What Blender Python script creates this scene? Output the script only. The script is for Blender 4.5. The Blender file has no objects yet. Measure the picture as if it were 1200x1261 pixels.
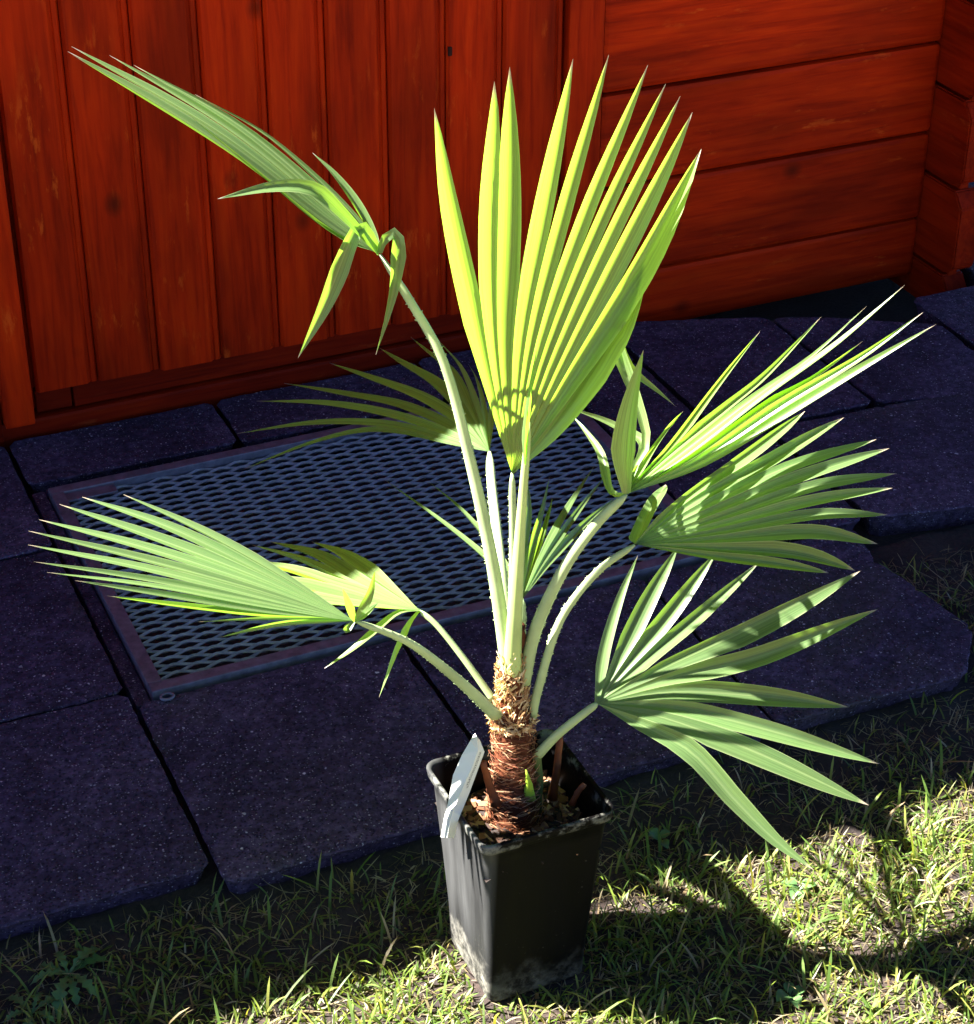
import bpy, bmesh, math, random
from mathutils import Vector, Matrix, noise
R = math.radians
rnd = random.Random(7)
scene = bpy.context.scene
COL = scene.collection

# ------------------------------------------------------------------ camera
F_PX, CX, CY = 2520.3, 600.0, 630.5
PITCH, ROLL, YAW = R(31.877), R(-0.347), R(24.308)
CAM_H = 1.6
fwd = Vector((math.sin(YAW)*math.cos(PITCH), math.cos(YAW)*math.cos(PITCH), -math.sin(PITCH)))
r0 = Vector((math.cos(YAW), -math.sin(YAW), 0)); d0 = fwd.cross(r0)
c_r = r0*math.cos(ROLL) + d0*math.sin(ROLL)
c_d = -r0*math.sin(ROLL) + d0*math.cos(ROLL)
cd = bpy.data.cameras.new('camera'); cam = bpy.data.objects.new('camera', cd); COL.objects.link(cam)
cd.sensor_fit = 'HORIZONTAL'; cd.sensor_width = 36.0; cd.lens = F_PX/1200*36.0
cd.clip_start = 0.05; cd.clip_end = 1000
m3 = Matrix((c_r, -c_d, -fwd)).transposed()
cam.matrix_world = Matrix.Translation((0, 0, CAM_H)) @ m3.to_4x4()
scene.camera = cam

# ------------------------------------------------------------------ sky, sun, exposure
SUN = Vector((-0.85, 0.40, 1.0)).normalized()          # towards the sun
w = bpy.data.worlds.new('World'); scene.world = w; w.use_nodes = True
nt = w.node_tree; bg = nt.nodes['Background']
sky = nt.nodes.new('ShaderNodeTexSky'); sky.sky_type = 'NISHITA'; sky.sun_disc = False
sky.sun_elevation = math.asin(SUN.z); sky.sun_rotation = math.atan2(SUN.x, SUN.y)
sky.air_density = 0.22; sky.dust_density = 0.0; sky.ozone_density = 4.0
nt.links.new(sky.outputs[0], bg.inputs[0]); bg.inputs[1].default_value = 0.05
sl = bpy.data.lights.new('sun', 'SUN'); sl.energy = 5.0; sl.angle = R(0.5); sl.color = (1.0, 0.95, 0.86)
so = bpy.data.objects.new('sun', sl); COL.objects.link(so)
so.rotation_euler = SUN.to_track_quat('Z', 'Y').to_euler(); so.location = (-3, 3, 5)
vs = scene.view_settings
vs.view_transform = 'Standard'; vs.look = 'None'; vs.gamma = 1.0; vs.use_curve_mapping = False
vs.exposure = 3.3
scene.cycles.max_bounces = 5; scene.cycles.diffuse_bounces = 3; scene.cycles.transmission_bounces = 3; scene.cycles.glossy_bounces = 2

# ------------------------------------------------------------------ photo pixel -> place
HEAD = Vector((math.sin(YAW), math.cos(YAW), 0))
TRUNK_FWD = 1.652                                       # ground distance of the palm trunk ahead of the camera
def ray(x, y):
    return c_r*((x-CX)/F_PX) + c_d*((y-CY)/F_PX) + fwd
def G(x, y, h=0.0):
    d = ray(x, y); t = (h-CAM_H)/d.z; return d*t + Vector((0, 0, CAM_H))
def P(x, y, d):
    r = ray(x, y); t = (TRUNK_FWD+d)/r.dot(HEAD); return r*t + Vector((0, 0, CAM_H))
def mpp(p):                                             # metres per photo pixel at p
    return (p-Vector((0, 0, CAM_H))).dot(fwd)/F_PX

# ------------------------------------------------------------------ helpers
def link(o, parent=None):
    COL.objects.link(o)
    if parent: o.parent = parent
    return o
def mesh_obj(name, verts, faces, mat, parent=None, loc=None, smooth=False, uvs=None, vcol=None):
    me = bpy.data.meshes.new(name); me.from_pydata([tuple(v) for v in verts], [], faces)
    if uvs is not None:
        ul = me.uv_layers.new(name='UVMap')
        for lp in me.loops: ul.data[lp.index].uv = uvs[lp.vertex_index]
    if vcol is not None:
        a = me.color_attributes.new('Col', 'FLOAT_COLOR', 'POINT')
        for i, c in enumerate(vcol): a.data[i].color = (c[0], c[1], c[2], 1)
    me.materials.append(mat)
    if smooth: me.polygons.foreach_set('use_smooth', [True]*len(me.polygons))
    me.update()
    o = bpy.data.objects.new(name, me); link(o, parent)
    if loc is not None: o.location = loc
    return o
def bm_obj(name, bm, mat, parent=None, loc=None, smooth=False):
    me = bpy.data.meshes.new(name); bm.to_mesh(me); bm.free(); me.materials.append(mat)
    if smooth: me.polygons.foreach_set('use_smooth', [True]*len(me.polygons))
    o = bpy.data.objects.new(name, me); link(o, parent)
    if loc is not None: o.location = loc
    return o
def empty(name, loc=(0, 0, 0)):
    o = bpy.data.objects.new(name, None); link(o); o.location = loc; o.empty_display_size = 0.05; return o
def tag(o, label=None, cat=None, group=None, kind=None):
    if label: o['label'] = label
    if cat: o['category'] = cat
    if group: o['group'] = group
    if kind: o['kind'] = kind
    return o
def cbox(sx, sy, sz, c=0.004, seg=1):
    bm = bmesh.new(); bmesh.ops.create_cube(bm, size=1)
    bmesh.ops.scale(bm, vec=(sx, sy, sz), verts=bm.verts)
    if c: bmesh.ops.bevel(bm, geom=list(bm.edges), offset=c, segments=seg, affect='EDGES', profile=0.6)
    return bm

# ------------------------------------------------------------------ materials
def newmat(name):
    m = bpy.data.materials.new(name); m.use_nodes = True
    nt = m.node_tree; b = nt.nodes['Principled BSDF']; return m, nt, b
def node(nt, t, **kw):
    n = nt.nodes.new(t)
    for k, v in kw.items(): setattr(n, k, v)
    return n
def ramp(nt, fac, stops, interp='LINEAR'):
    n = nt.nodes.new('ShaderNodeValToRGB'); n.color_ramp.interpolation = interp
    e = n.color_ramp.elements
    while len(e) < len(stops): e.new(0.5)
    for i, (p, c) in enumerate(stops):
        e[i].position = p; e[i].color = (c[0], c[1], c[2], 1) if not isinstance(c, (int, float)) else (c, c, c, 1)
    nt.links.new(fac, n.inputs[0]); return n.outputs[0]
def noi(nt, vec, scale, detail=4, rough=0.55, dist=0.0):
    n = nt.nodes.new('ShaderNodeTexNoise'); n.inputs['Scale'].default_value = scale
    n.inputs['Detail'].default_value = detail; n.inputs['Roughness'].default_value = rough; n.inputs['Distortion'].default_value = dist
    if vec is not None: nt.links.new(vec, n.inputs['Vector'])
    return n.outputs['Fac']
def mixc(nt, fac, a, b, mode='MIX'):
    n = nt.nodes.new('ShaderNodeMix'); n.data_type = 'RGBA'; n.blend_type = mode
    for i, v in ((0, fac), (6, a), (7, b)):
        if hasattr(v, 'links'): nt.links.new(v, n.inputs[i])
        elif isinstance(v, (int, float)): n.inputs[i].default_value = v
        else: n.inputs[i].default_value = (v[0], v[1], v[2], 1)
    return n.outputs[2]
def math_(nt, op, a, b=None):
    n = nt.nodes.new('ShaderNodeMath'); n.operation = op
    for i, v in ((0, a), (1, b)):
        if v is None: continue
        if hasattr(v, 'links'): nt.links.new(v, n.inputs[i])
        else: n.inputs[i].default_value = v
    return n.outputs[0]
def bump(nt, b, h, strength=0.3, dist=0.002):
    n = nt.nodes.new('ShaderNodeBump'); n.inputs['Strength'].default_value = strength; n.inputs['Distance'].default_value = dist
    nt.links.new(h, n.inputs['Height']); nt.links.new(n.outputs[0], b.inputs['Normal'])
def objvec(nt, scale=(1, 1, 1), rand=True):
    tc = nt.nodes.new('ShaderNodeTexCoord'); mp = nt.nodes.new('ShaderNodeMapping')
    nt.links.new(tc.outputs['Object'], mp.inputs[0]); mp.inputs['Scale'].default_value = scale
    out = tc.outputs['Object']
    if rand:
        oi = nt.nodes.new('ShaderNodeObjectInfo'); cx = nt.nodes.new('ShaderNodeVectorMath'); cx.operation = 'SCALE'
        cx.inputs[0].default_value = (31.7, 17.3, 23.9); nt.links.new(oi.outputs['Random'], cx.inputs['Scale'])
        ad = nt.nodes.new('ShaderNodeVectorMath'); ad.operation = 'ADD'
        nt.links.new(tc.outputs['Object'], ad.inputs[0]); nt.links.new(cx.outputs[0], ad.inputs[1])
        nt.links.new(ad.outputs[0], mp.inputs[0]); out = ad.outputs[0]
    return mp.outputs[0], out

def wood(name, axis, tint=1.0):
    m, nt, b = newmat(name)
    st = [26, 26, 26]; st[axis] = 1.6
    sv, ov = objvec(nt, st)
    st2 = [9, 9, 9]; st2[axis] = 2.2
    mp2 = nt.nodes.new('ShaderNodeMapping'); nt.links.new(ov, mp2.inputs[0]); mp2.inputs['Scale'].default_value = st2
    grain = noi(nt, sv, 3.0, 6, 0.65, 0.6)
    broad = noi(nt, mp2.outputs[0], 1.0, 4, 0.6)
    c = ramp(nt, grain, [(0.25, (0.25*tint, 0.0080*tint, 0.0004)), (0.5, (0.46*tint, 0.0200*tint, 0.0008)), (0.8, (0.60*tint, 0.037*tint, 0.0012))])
    bl = ramp(nt, broad, [(0.32, 0.48), (0.68, 1.15)])
    c = mixc(nt, 1.0, c, bl, 'MULTIPLY')
    # worn, lighter flakes
    st3 = [60, 60, 60]; st3[axis] = 16
    mp3 = nt.nodes.new('ShaderNodeMapping'); nt.links.new(ov, mp3.inputs[0]); mp3.inputs['Scale'].default_value = st3
    fl = noi(nt, mp3.outputs[0], 1.0, 5, 0.7)
    pt = noi(nt, ov, 7.0, 3, 0.5)
    fm = math_(nt, 'MULTIPLY', ramp(nt, fl, [(0.57, 0), (0.66, 1)]), ramp(nt, pt, [(0.52, 0), (0.66, 1)]))
    c = mixc(nt, math_(nt, 'MULTIPLY', fm, 0.5), c, (0.70*tint, 0.10*tint, 0.010))
    # knots
    vo = nt.nodes.new('ShaderNodeTexVoronoi'); vo.inputs['Scale'].default_value = 6.5
    sk = [1.0, 1.0, 1.0]; sk[axis] = 0.75
    mp4 = nt.nodes.new('ShaderNodeMapping'); nt.links.new(ov, mp4.inputs[0]); mp4.inputs['Scale'].default_value = sk
    nt.links.new(mp4.outputs[0], vo.inputs['Vector'])
    kn = ramp(nt, vo.outputs['Distance'], [(0.03, 1), (0.12, 0)])
    c = mixc(nt, math_(nt, 'MULTIPLY', kn, 0.8), c, (0.045, 0.005, 0.0015))
    nt.links.new(c, b.inputs['Base Color'])
    b.inputs['Roughness'].default_value = 0.55; b.inputs['Specular IOR Level'].default_value = 0.06
    bump(nt, b, math_(nt, 'ADD', grain, fl), 0.35, 0.0012)
    return m
M = {}
M['wood_v'] = wood('stained_board_vertical', 2)
M['wood_x'] = wood('stained_log_along_wall', 0)
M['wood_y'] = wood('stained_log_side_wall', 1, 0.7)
M['wood_shaded'] = wood('shade_tinted_sill', 0, 0.42)  # painted shade: darker tint of the same stain for the low door parts

def concrete(name):
    m, nt, b = newmat(name)
    sv, ov = objvec(nt)
    a = noi(nt, ov, 5.0, 8, 0.65); f = noi(nt, ov, 90.0, 6, 0.7); g = noi(nt, ov, 24.0, 5, 0.65)
    c = ramp(nt, a, [(0.3, (0.040, 0.0255, 0.050)), (0.5, (0.062, 0.040, 0.077)), (0.72, (0.097, 0.068, 0.112))])
    c = mixc(nt, 1.0, c, ramp(nt, f, [(0.3, 0.45), (0.5, 0.95), (0.7, 1.75)]), 'MULTIPLY')
    c = mixc(nt, 1.0, c, ramp(nt, g, [(0.3, 0.7), (0.7, 1.35)]), 'MULTIPLY')
    mo = noi(nt, ov, 2.6, 6, 0.65)
    c = mixc(nt, math_(nt, 'MULTIPLY', ramp(nt, mo, [(0.55, 0), (0.68, 1)]), 0.5), c, (0.068, 0.062, 0.034))
    def specks(scale, r0, r1, keep, col, c, vscale=(1, 1, 1)):
        mp = nt.nodes.new('ShaderNodeMapping'); nt.links.new(ov, mp.inputs[0]); mp.inputs['Scale'].default_value = vscale
        wn = nt.nodes.new('ShaderNodeVectorMath'); wn.operation = 'ADD'; nt.links.new(mp.outputs[0], wn.inputs[0])
        n3 = nt.nodes.new('ShaderNodeTexNoise'); n3.inputs['Scale'].default_value = 130; nt.links.new(ov, n3.inputs['Vector'])
        sc = nt.nodes.new('ShaderNodeVectorMath'); sc.operation = 'SCALE'; sc.inputs['Scale'].default_value = 0.006; nt.links.new(n3.outputs['Color'], sc.inputs[0])
        nt.links.new(sc.outputs[0], wn.inputs[1])
        vo = nt.nodes.new('ShaderNodeTexVoronoi'); vo.inputs['Scale'].default_value = scale; nt.links.new(wn.outputs[0], vo.inputs['Vector'])
        sp = ramp(nt, vo.outputs['Distance'], [(r0, 1), (r1, 0)])
        rn = nt.nodes.new('ShaderNodeSeparateColor'); nt.links.new(vo.outputs['Color'], rn.inputs[0])
        sp = math_(nt, 'MULTIPLY', sp, ramp(nt, rn.outputs[0], [(keep, 0), (min(1, keep+.25), 1)]))
        return mixc(nt, sp, c, col)
    c = specks(260, 0.16, 0.30, 0.55, (0.32, 0.28, 0.32), c)
    c = specks(120, 0.12, 0.22, 0.70, (0.48, 0.43, 0.48), c)
    c = specks(45, 0.07, 0.12, 0.90, (0.62, 0.58, 0.60), c)
    v2 = nt.nodes.new('ShaderNodeTexVoronoi'); v2.inputs['Scale'].default_value = 210; nt.links.new(ov, v2.inputs['Vector'])
    pit = ramp(nt, v2.outputs['Distance'], [(0.12, 1), (0.34, 0)])
    c = mixc(nt, math_(nt, 'MULTIPLY', pit, 0.55), c, (0.012, 0.009, 0.012))
    nt.links.new(c, b.inputs['Base Color']); b.inputs['Roughness'].default_value = 0.9; b.inputs['Specular IOR Level'].default_value = 0.15
    bump(nt, b, math_(nt, 'SUBTRACT', math_(nt, 'ADD', f, math_(nt, 'MULTIPLY', g, 1.5)), pit), 0.9, 0.004)
    return m
M['slab'] = concrete('weathered_concrete')

def soil_mat(name, lawn):
    m, nt, b = newmat(name); sv, ov = objvec(nt, rand=False)
    a = noi(nt, ov, 9, 7, 0.7); f = noi(nt, ov, 160, 4, 0.7)
    c = ramp(nt, a, [(0.3, (0.0125, 0.0075, 0.0065)), (0.6, (0.031, 0.0195, 0.0165)), (0.8, (0.050, 0.035, 0.025))])
    c = mixc(nt, 1.0, c, ramp(nt, f, [(0.3, 0.4), (0.7, 1.5)]), 'MULTIPLY')
    if lawn:                                             # the dry, closely mown lawn that carries on where no single blade shows
        sep = nt.nodes.new('ShaderNodeSeparateXYZ'); nt.links.new(ov, sep.inputs[0])
        g = ramp(nt, noi(nt, ov, 3, 6, 0.7), [(0.3, (0.17, 0.15, 0.05)), (0.7, (0.25, 0.205, 0.09))])
        e = ramp(nt, math_(nt, 'ADD', sep.outputs[1], math_(nt, 'MULTIPLY', a, 0.12)), [(0.98, 1), (1.08, 0)])
        c = mixc(nt, e, c, g)
    nt.links.new(c, b.inputs['Base Color']); b.inputs['Roughness'].default_value = 0.95
    bump(nt, b, f, 0.8, 0.004); return m
M['lawn'] = soil_mat('lawn_ground', True)
M['soil'] = soil_mat('dark_soil', False)

def leaf_mat(name, refl, trans, pale=0.0):
    m, nt, b = newmat(name)
    uv = nt.nodes.new('ShaderNodeTexCoord'); sep = nt.nodes.new('ShaderNodeSeparateXYZ'); nt.links.new(uv.outputs['UV'], sep.inputs[0])
    oi = nt.nodes.new('ShaderNodeObjectInfo')
    wv = nt.nodes.new('ShaderNodeTexNoise'); wv.noise_dimensions = '2D'
    mp = nt.nodes.new('ShaderNodeMapping'); nt.links.new(uv.outputs['UV'], mp.inputs[0]); mp.inputs['Scale'].default_value = (14, 0.7, 1)
    nt.links.new(mp.outputs[0], wv.inputs['Vector']); wv.inputs['Scale'].default_value = 1.6; wv.inputs['Detail'].default_value = 4
    ad = nt.nodes.new('ShaderNodeVectorMath'); ad.operation = 'ADD'; nt.links.new(mp.outputs[0], ad.inputs[0])
    cb = nt.nodes.new('ShaderNodeCombineXYZ'); nt.links.new(math_(nt, 'MULTIPLY', oi.outputs['Random'], 40.0), cb.inputs[0])
    nt.links.new(cb.outputs[0], ad.inputs[1]); nt.links.new(ad.outputs[0], wv.inputs['Vector'])
    vein = ramp(nt, wv.outputs['Fac'], [(0.3, 0.72), (0.7, 1.18)])
    var = ramp(nt, oi.outputs['Random'], [(0.0, 0.82), (1.0, 1.15)])
    k = mixc(nt, 1.0, vein, var, 'MULTIPLY')
    blot = noi(nt, uv.outputs['Object'], 18, 4, 0.6)
    c1 = mixc(nt, ramp(nt, blot, [(0.4, 0), (0.75, 0.5)]), refl, tuple(0.6*refl[i]+0.4*(0.20, 0.26, 0.08)[i] for i in range(3)))
    c1 = mixc(nt, 1.0, c1, k, 'MULTIPLY')
    c2 = mixc(nt, 1.0, trans, k, 'MULTIPLY')
    # midrib a little paler, dry tips
    mid = ramp(nt, math_(nt, 'ABSOLUTE', math_(nt, 'SUBTRACT', sep.outputs[0], 0.5)), [(0.02, 1), (0.07, 0)])
    c1 = mixc(nt, math_(nt, 'MULTIPLY', mid, 0.45), c1, (0.30, 0.40, 0.16))
    edge = ramp(nt, math_(nt, 'ABSOLUTE', math_(nt, 'SUBTRACT', sep.outputs[0], 0.5)), [(0.44, 0), (0.495, 1)])
    c1 = mixc(nt, math_(nt, 'MULTIPLY', edge, 0.4), c1, (0.42, 0.46, 0.24))
    tip = ramp(nt, math_(nt, 'ADD', sep.outputs[1], math_(nt, 'MULTIPLY', math_(nt, 'SUBTRACT', wv.outputs['Fac'], 0.5), 0.05)), [(0.955, 0), (0.985, 1)])
    c1 = mixc(nt, tip, c1, (0.55, 0.46, 0.34)); c2 = mixc(nt, tip, c2, (0.25, 0.2, 0.12))
    nt.links.new(c1, b.inputs['Base Color']); b.inputs['Roughness'].default_value = 0.33; b.inputs['Specular IOR Level'].default_value = 0.55
    bump(nt, b, wv.outputs['Fac'], 0.12, 0.001)
    tr = nt.nodes.new('ShaderNodeBsdfTranslucent'); nt.links.new(c2, tr.inputs[0])
    ms = nt.nodes.new('ShaderNodeMixShader'); ms.inputs[0].default_value = 0.5
    nt.links.new(b.outputs[0], ms.inputs[1]); nt.links.new(tr.outputs[0], ms.inputs[2])
    nt.links.new(ms.outputs[0], nt.nodes['Material Output'].inputs[0])
    return m
M['leaf'] = leaf_mat('palm_leaf', (0.115, 0.195, 0.070), (0.27, 0.50, 0.035))
M['leaf_pale'] = leaf_mat('young_palm_leaf', (0.17, 0.255, 0.09), (0.42, 0.74, 0.045))

def simple(name, col, rough=0.6, spec=0.4, nscale=30, amt=0.35, bumpd=0.001, stretch=None, trans=None):
    m, nt, b = newmat(name); sv, ov = objvec(nt, stretch or (1, 1, 1))
    a = noi(nt, sv, nscale, 5, 0.65)
    c = mixc(nt, 1.0, col, ramp(nt, a, [(0.25, 1-amt), (0.75, 1+amt)]), 'MULTIPLY')
    nt.links.new(c, b.inputs['Base Color']); b.inputs['Roughness'].default_value = rough; b.inputs['Specular IOR Level'].default_value = spec
    if bumpd: bump(nt, b, a, 0.5, bumpd)
    return m
M['stalk'] = simple('leaf_stalk', (0.29, 0.37, 0.18), 0.5, 0.4, 22, 0.25, 0.0004)
M['stalk_yellow'] = simple('young_leaf_stalk', (0.33, 0.42, 0.15), 0.5, 0.4, 22, 0.2, 0.0004)
M['stub'] = simple('old_stalk_stub', (0.17, 0.045, 0.014), 0.6, 0.3, 40, 0.4)
M['stub_lime'] = simple('lime_shoot', (0.26, 0.40, 0.03), 0.5, 0.4, 40, 0.3)
M['stub_green'] = simple('green_stub', (0.05, 0.085, 0.018), 0.5, 0.4, 40, 0.3)
M['trunk'] = simple('trunk_fibre_mat', (0.085, 0.026, 0.012), 0.9, 0.1, 90, 0.6, 0.004, (1, 1, 0.4))
def vcol_mat(name, rough=0.8, trans=0.0, spec=0.2):
    m, nt, b = newmat(name); at = nt.nodes.new('ShaderNodeAttribute'); at.attribute_name = 'Col'
    nt.links.new(at.outputs['Color'], b.inputs['Base Color']); b.inputs['Roughness'].default_value = rough; b.inputs['Specular IOR Level'].default_value = spec
    if trans:
        tr = nt.nodes.new('ShaderNodeBsdfTranslucent'); nt.links.new(mixc(nt, 1.0, at.outputs['Color'], (1.9, 1.7, 0.8), 'MULTIPLY'), tr.inputs[0])
        ms = nt.nodes.new('ShaderNodeMixShader'); ms.inputs[0].default_value = trans
        nt.links.new(b.outputs[0], ms.inputs[1]); nt.links.new(tr.outputs[0], ms.inputs[2])
        nt.links.new(ms.outputs[0], nt.nodes['Material Output'].inputs[0])
    return m
M['fibre'] = vcol_mat('trunk_fibres', 0.9, 0.2)
M['grass'] = vcol_mat('grass_blades', 0.5, 0.42, 0.4)
M['chips'] = vcol_mat('bark_chips', 0.9, 0)
M['metal'] = simple('galvanised_steel', (0.16, 0.145, 0.185), 0.5, 0.4, 60, 0.45, 0.0006)
M['metal'].node_tree.nodes['Principled BSDF'].inputs['Metallic'].default_value = 0.35
M['mesh'] = simple('expanded_metal', (0.25, 0.23, 0.26), 0.5, 0.4, 90, 0.45, 0.0004)
M['mesh'].node_tree.nodes['Principled BSDF'].inputs['Metallic'].default_value = 0.35
M['roof'] = simple('roof_felt', (0.06, 0.055, 0.05), 0.9, 0.2, 40, 0.4)
M['grey_dirt'] = simple('joint_dirt', (0.03, 0.025, 0.022), 0.95, 0.1, 120, 0.6, 0.003)
M['knot'] = simple('knot_hole', (0.03, 0.006, 0.003), 0.8, 0.2, 80, 0.5)

def pot_mat():
    m, nt, b = newmat('black_pot_plastic'); sv, ov = objvec(nt, rand=False)
    sep = nt.nodes.new('ShaderNodeSeparateXYZ'); nt.links.new(ov, sep.inputs[0])
    mp = nt.nodes.new('ShaderNodeMapping'); nt.links.new(ov, mp.inputs[0]); mp.inputs['Scale'].default_value = (30, 30, 3)
    st = noi(nt, mp.outputs[0], 1.5, 5, 0.6); sp = noi(nt, ov, 260, 3, 0.6); bl = noi(nt, ov, 22, 5, 0.65)
    # sunlit side painted lighter with heavier dust, the others kept near black
    sunlit_dust = ramp(nt, math_(nt, 'ADD', sep.outputs[0], math_(nt, 'MULTIPLY', math_(nt, 'SUBTRACT', bl, 0.5), 0.01)), [(0.0, 1), (0.5, 0)])
    sunlit_dust = ramp(nt, math_(nt, 'ADD', math_(nt, 'MULTIPLY', sep.outputs[0], 10.0), 1.0), [(0.38, 1.0), (0.46, 0.02)])
    dust = math_(nt, 'MULTIPLY', math_(nt, 'MULTIPLY', ramp(nt, st, [(0.3, 0.35), (0.7, 1.0)]), 0.32), sunlit_dust)
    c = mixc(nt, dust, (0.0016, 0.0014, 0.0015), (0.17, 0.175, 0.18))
    ft = math_(nt, 'ADD', sep.outputs[2], math_(nt, 'MULTIPLY', math_(nt, 'SUBTRACT', bl, 0.5), 0.11))
    foot = math_(nt, 'MULTIPLY', ramp(nt, ft, [(0.004, 1), (0.050, 0)]), ramp(nt, noi(nt, ov, 60, 5, 0.75), [(0.40, 0.1), (0.60, 1)]))
    foot = math_(nt, 'MULTIPLY', foot, ramp(nt, sunlit_dust, [(0.1, 0.22), (0.9, 1.0)]))
    c = mixc(nt, foot, c, (0.48, 0.46, 0.40))
    c = mixc(nt, math_(nt, 'MULTIPLY', ramp(nt, sp, [(0.69, 0), (0.78, 1)]), 0.35), c, (0.16, 0.145, 0.12))
    rim = ramp(nt, sep.outputs[2], [(0.222, 0), (0.232, 1)])
    c = mixc(nt, math_(nt, 'MULTIPLY', rim, ramp(nt, noi(nt, ov, 48, 4, 0.7), [(0.5, 0), (0.62, 0.4)])), c, (0.25, 0.25, 0.22))
    nt.links.new(c, b.inputs['Base Color'])
    nt.links.new(ramp(nt, st, [(0.3, 0.45), (0.7, 0.65)]), b.inputs['Roughness']); b.inputs['Specular IOR Level'].default_value = 0.06
    bump(nt, b, math_(nt, 'ADD', st, math_(nt, 'MULTIPLY', foot, 2.0)), 0.25, 0.0015); return m
M['pot'] = pot_mat()
def tag_mat():
    m, nt, b = newmat('white_label_plastic')
    uv = nt.nodes.new('ShaderNodeTexCoord'); sep = nt.nodes.new('ShaderNodeSeparateXYZ'); nt.links.new(uv.outputs['UV'], sep.inputs[0])
    # one faded, unreadable line of print near one edge of the folded-back half
    mp = nt.nodes.new('ShaderNodeMapping'); nt.links.new(uv.outputs['UV'], mp.inputs[0]); mp.inputs['Scale'].default_value = (22, 90, 1)
    n1 = noi(nt, mp.outputs[0], 1.0, 3, 0.7)
    band = math_(nt, 'MULTIPLY', ramp(nt, math_(nt, 'ABSOLUTE', math_(nt, 'SUBTRACT', sep.outputs[0], 0.72)), [(0.06, 1), (0.09, 0)]),
                 ramp(nt, math_(nt, 'ABSOLUTE', math_(nt, 'SUBTRACT', sep.outputs[1], 0.71)), [(0.13, 1), (0.15, 0)]))
    mk = math_(nt, 'MULTIPLY', band, ramp(nt, n1, [(0.47, 0), (0.52, 1)]))
    c = mixc(nt, math_(nt, 'MULTIPLY', mk, 0.85), (0.62, 0.64, 0.60), (0.05, 0.055, 0.06))
    nt.links.new(c, b.inputs['Base Color']); b.inputs['Roughness'].default_value = 0.5; return m
M['label'] = tag_mat()

# ------------------------------------------------------------------ ground: one sheet to the horizon, fine near the lawn
def axis(lo, hi, step, far):
    a = []; x = lo
    while x <= hi+1e-9: a.append(x); x += step
    s = step; l = [lo]; r = [hi]
    while l[-1] > -far: s *= 1.7; l.append(l[-1]-s); r.append(r[-1]+s)
    return l[:0:-1] + a + r[1:]
def ground_h(x, y):
    if not (-0.6 < x < 2.6 and 0.6 < y < 3.2): return -0.012 if y < 3.2 or y > 4.6 else -0.075
    h = -0.010 + 0.011*noise.noise((x*9, y*9, 0.3)) + 0.005*noise.noise((x*31, y*31, 4.1))
    if 1.60 < y < 2.03: h += 0.012*min(1.0, (y-1.60)/0.09)
    if y > 2.03: h = -0.016 + 0.2*h if x < 1.5 else (-0.075 if y > 2.5 else min(h, -0.012))
    dx, dy = abs(x-0.711), abs(y-1.49)
    k = max(0.0, min(1.0, (max(dx, dy)-0.05)/0.04)); return h*k + 0.0*(1-k) - 0.002*(1-k)
xs = axis(0.0, 2.1, 0.0125, 300); ys = axis(1.1, 2.9, 0.0125, 300)
gv = [(x, y, ground_h(x, y)) for y in ys for x in xs]; nx = len(xs)
gf = [(j*nx+i, j*nx+i+1, (j+1)*nx+i+1, (j+1)*nx+i) for j in range(len(ys)-1) for i in range(nx-1)]
gr = mesh_obj('ground', gv, gf, M['lawn'], smooth=True); tag(gr, kind='structure')

# ------------------------------------------------------------------ paving
SLAB_Z = 0.032
patio = empty('patio', (1.0, 2.2, 0)); tag(patio, kind='structure')
def slab(poly, zt=SLAB_Z, rough=0.003, seed=0):
    cx = sum(p[0] for p in poly)/len(poly); cy = sum(p[1] for p in poly)/len(poly)
    rr = random.Random(seed); pts = []
    n = len(poly)
    for i in range(n):
        a = Vector(poly[i]+(0,)) ; b = Vector(poly[(i+1) % n]+(0,)); L = (b-a).length; k = max(2, int(L/0.008))
        nrm = Vector((b.y-a.y, a.x-b.x, 0)).normalized()
        for j in range(k):
            t = j/k; p = a.lerp(b, t)
            e = min(t, 1-t)*L
            off = 0.0030-rough*0.5 + rough*0.55*noise.noise((p.x*70, p.y*70, seed*3.1)) + rough*0.5*noise.noise((p.x*14, p.y*14, seed*1.7))
            ch = noise.noise((p.x*23, p.y*23, seed*5.3)); off -= max(0, ch-.45)*.012
            if e < 0.008: off -= (0.008-e)*0.3
            if j == 0:
                p = p + (Vector((cx, cy, 0))-p).normalized()*0.004
            pts.append(p + nrm*off)
    m = len(pts); c = Vector((cx, cy, 0)); V = []; Fc = []
    def ringz(inset, z, jit=0):
        for p in pts:
            d = (c-p); d.z = 0; d.normalize()
            V.append((p.x+d.x*inset-cx, p.y+d.y*inset-cy, z + (jit*noise.noise((p.x*60, p.y*60, z*9+seed)) if jit else 0)))
    ringz(0.024, -0.04); ringz(0.006, zt-0.012, 0.003); ringz(0.0, zt-0.0025, 0.0015); ringz(0.0022, zt-0.0004, 0.0005); ringz(0.008, zt)
    for k in range(4):
        for i in range(m): Fc.append((k*m+i, k*m+(i+1) % m, (k+1)*m+(i+1) % m, (k+1)*m+i))
    Fc.append(tuple(4*m+i for i in range(m)))
    o = mesh_obj('paving_slab', V, Fc, M['slab'], patio, (cx-1.0, cy-2.2, 0))
    for p in o.data.polygons: p.use_smooth = False
    return o
def rect(x0, x1, y0, y1): return [(x0, y0), (x1, y0), (x1, y1), (x0, y1)]
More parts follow.
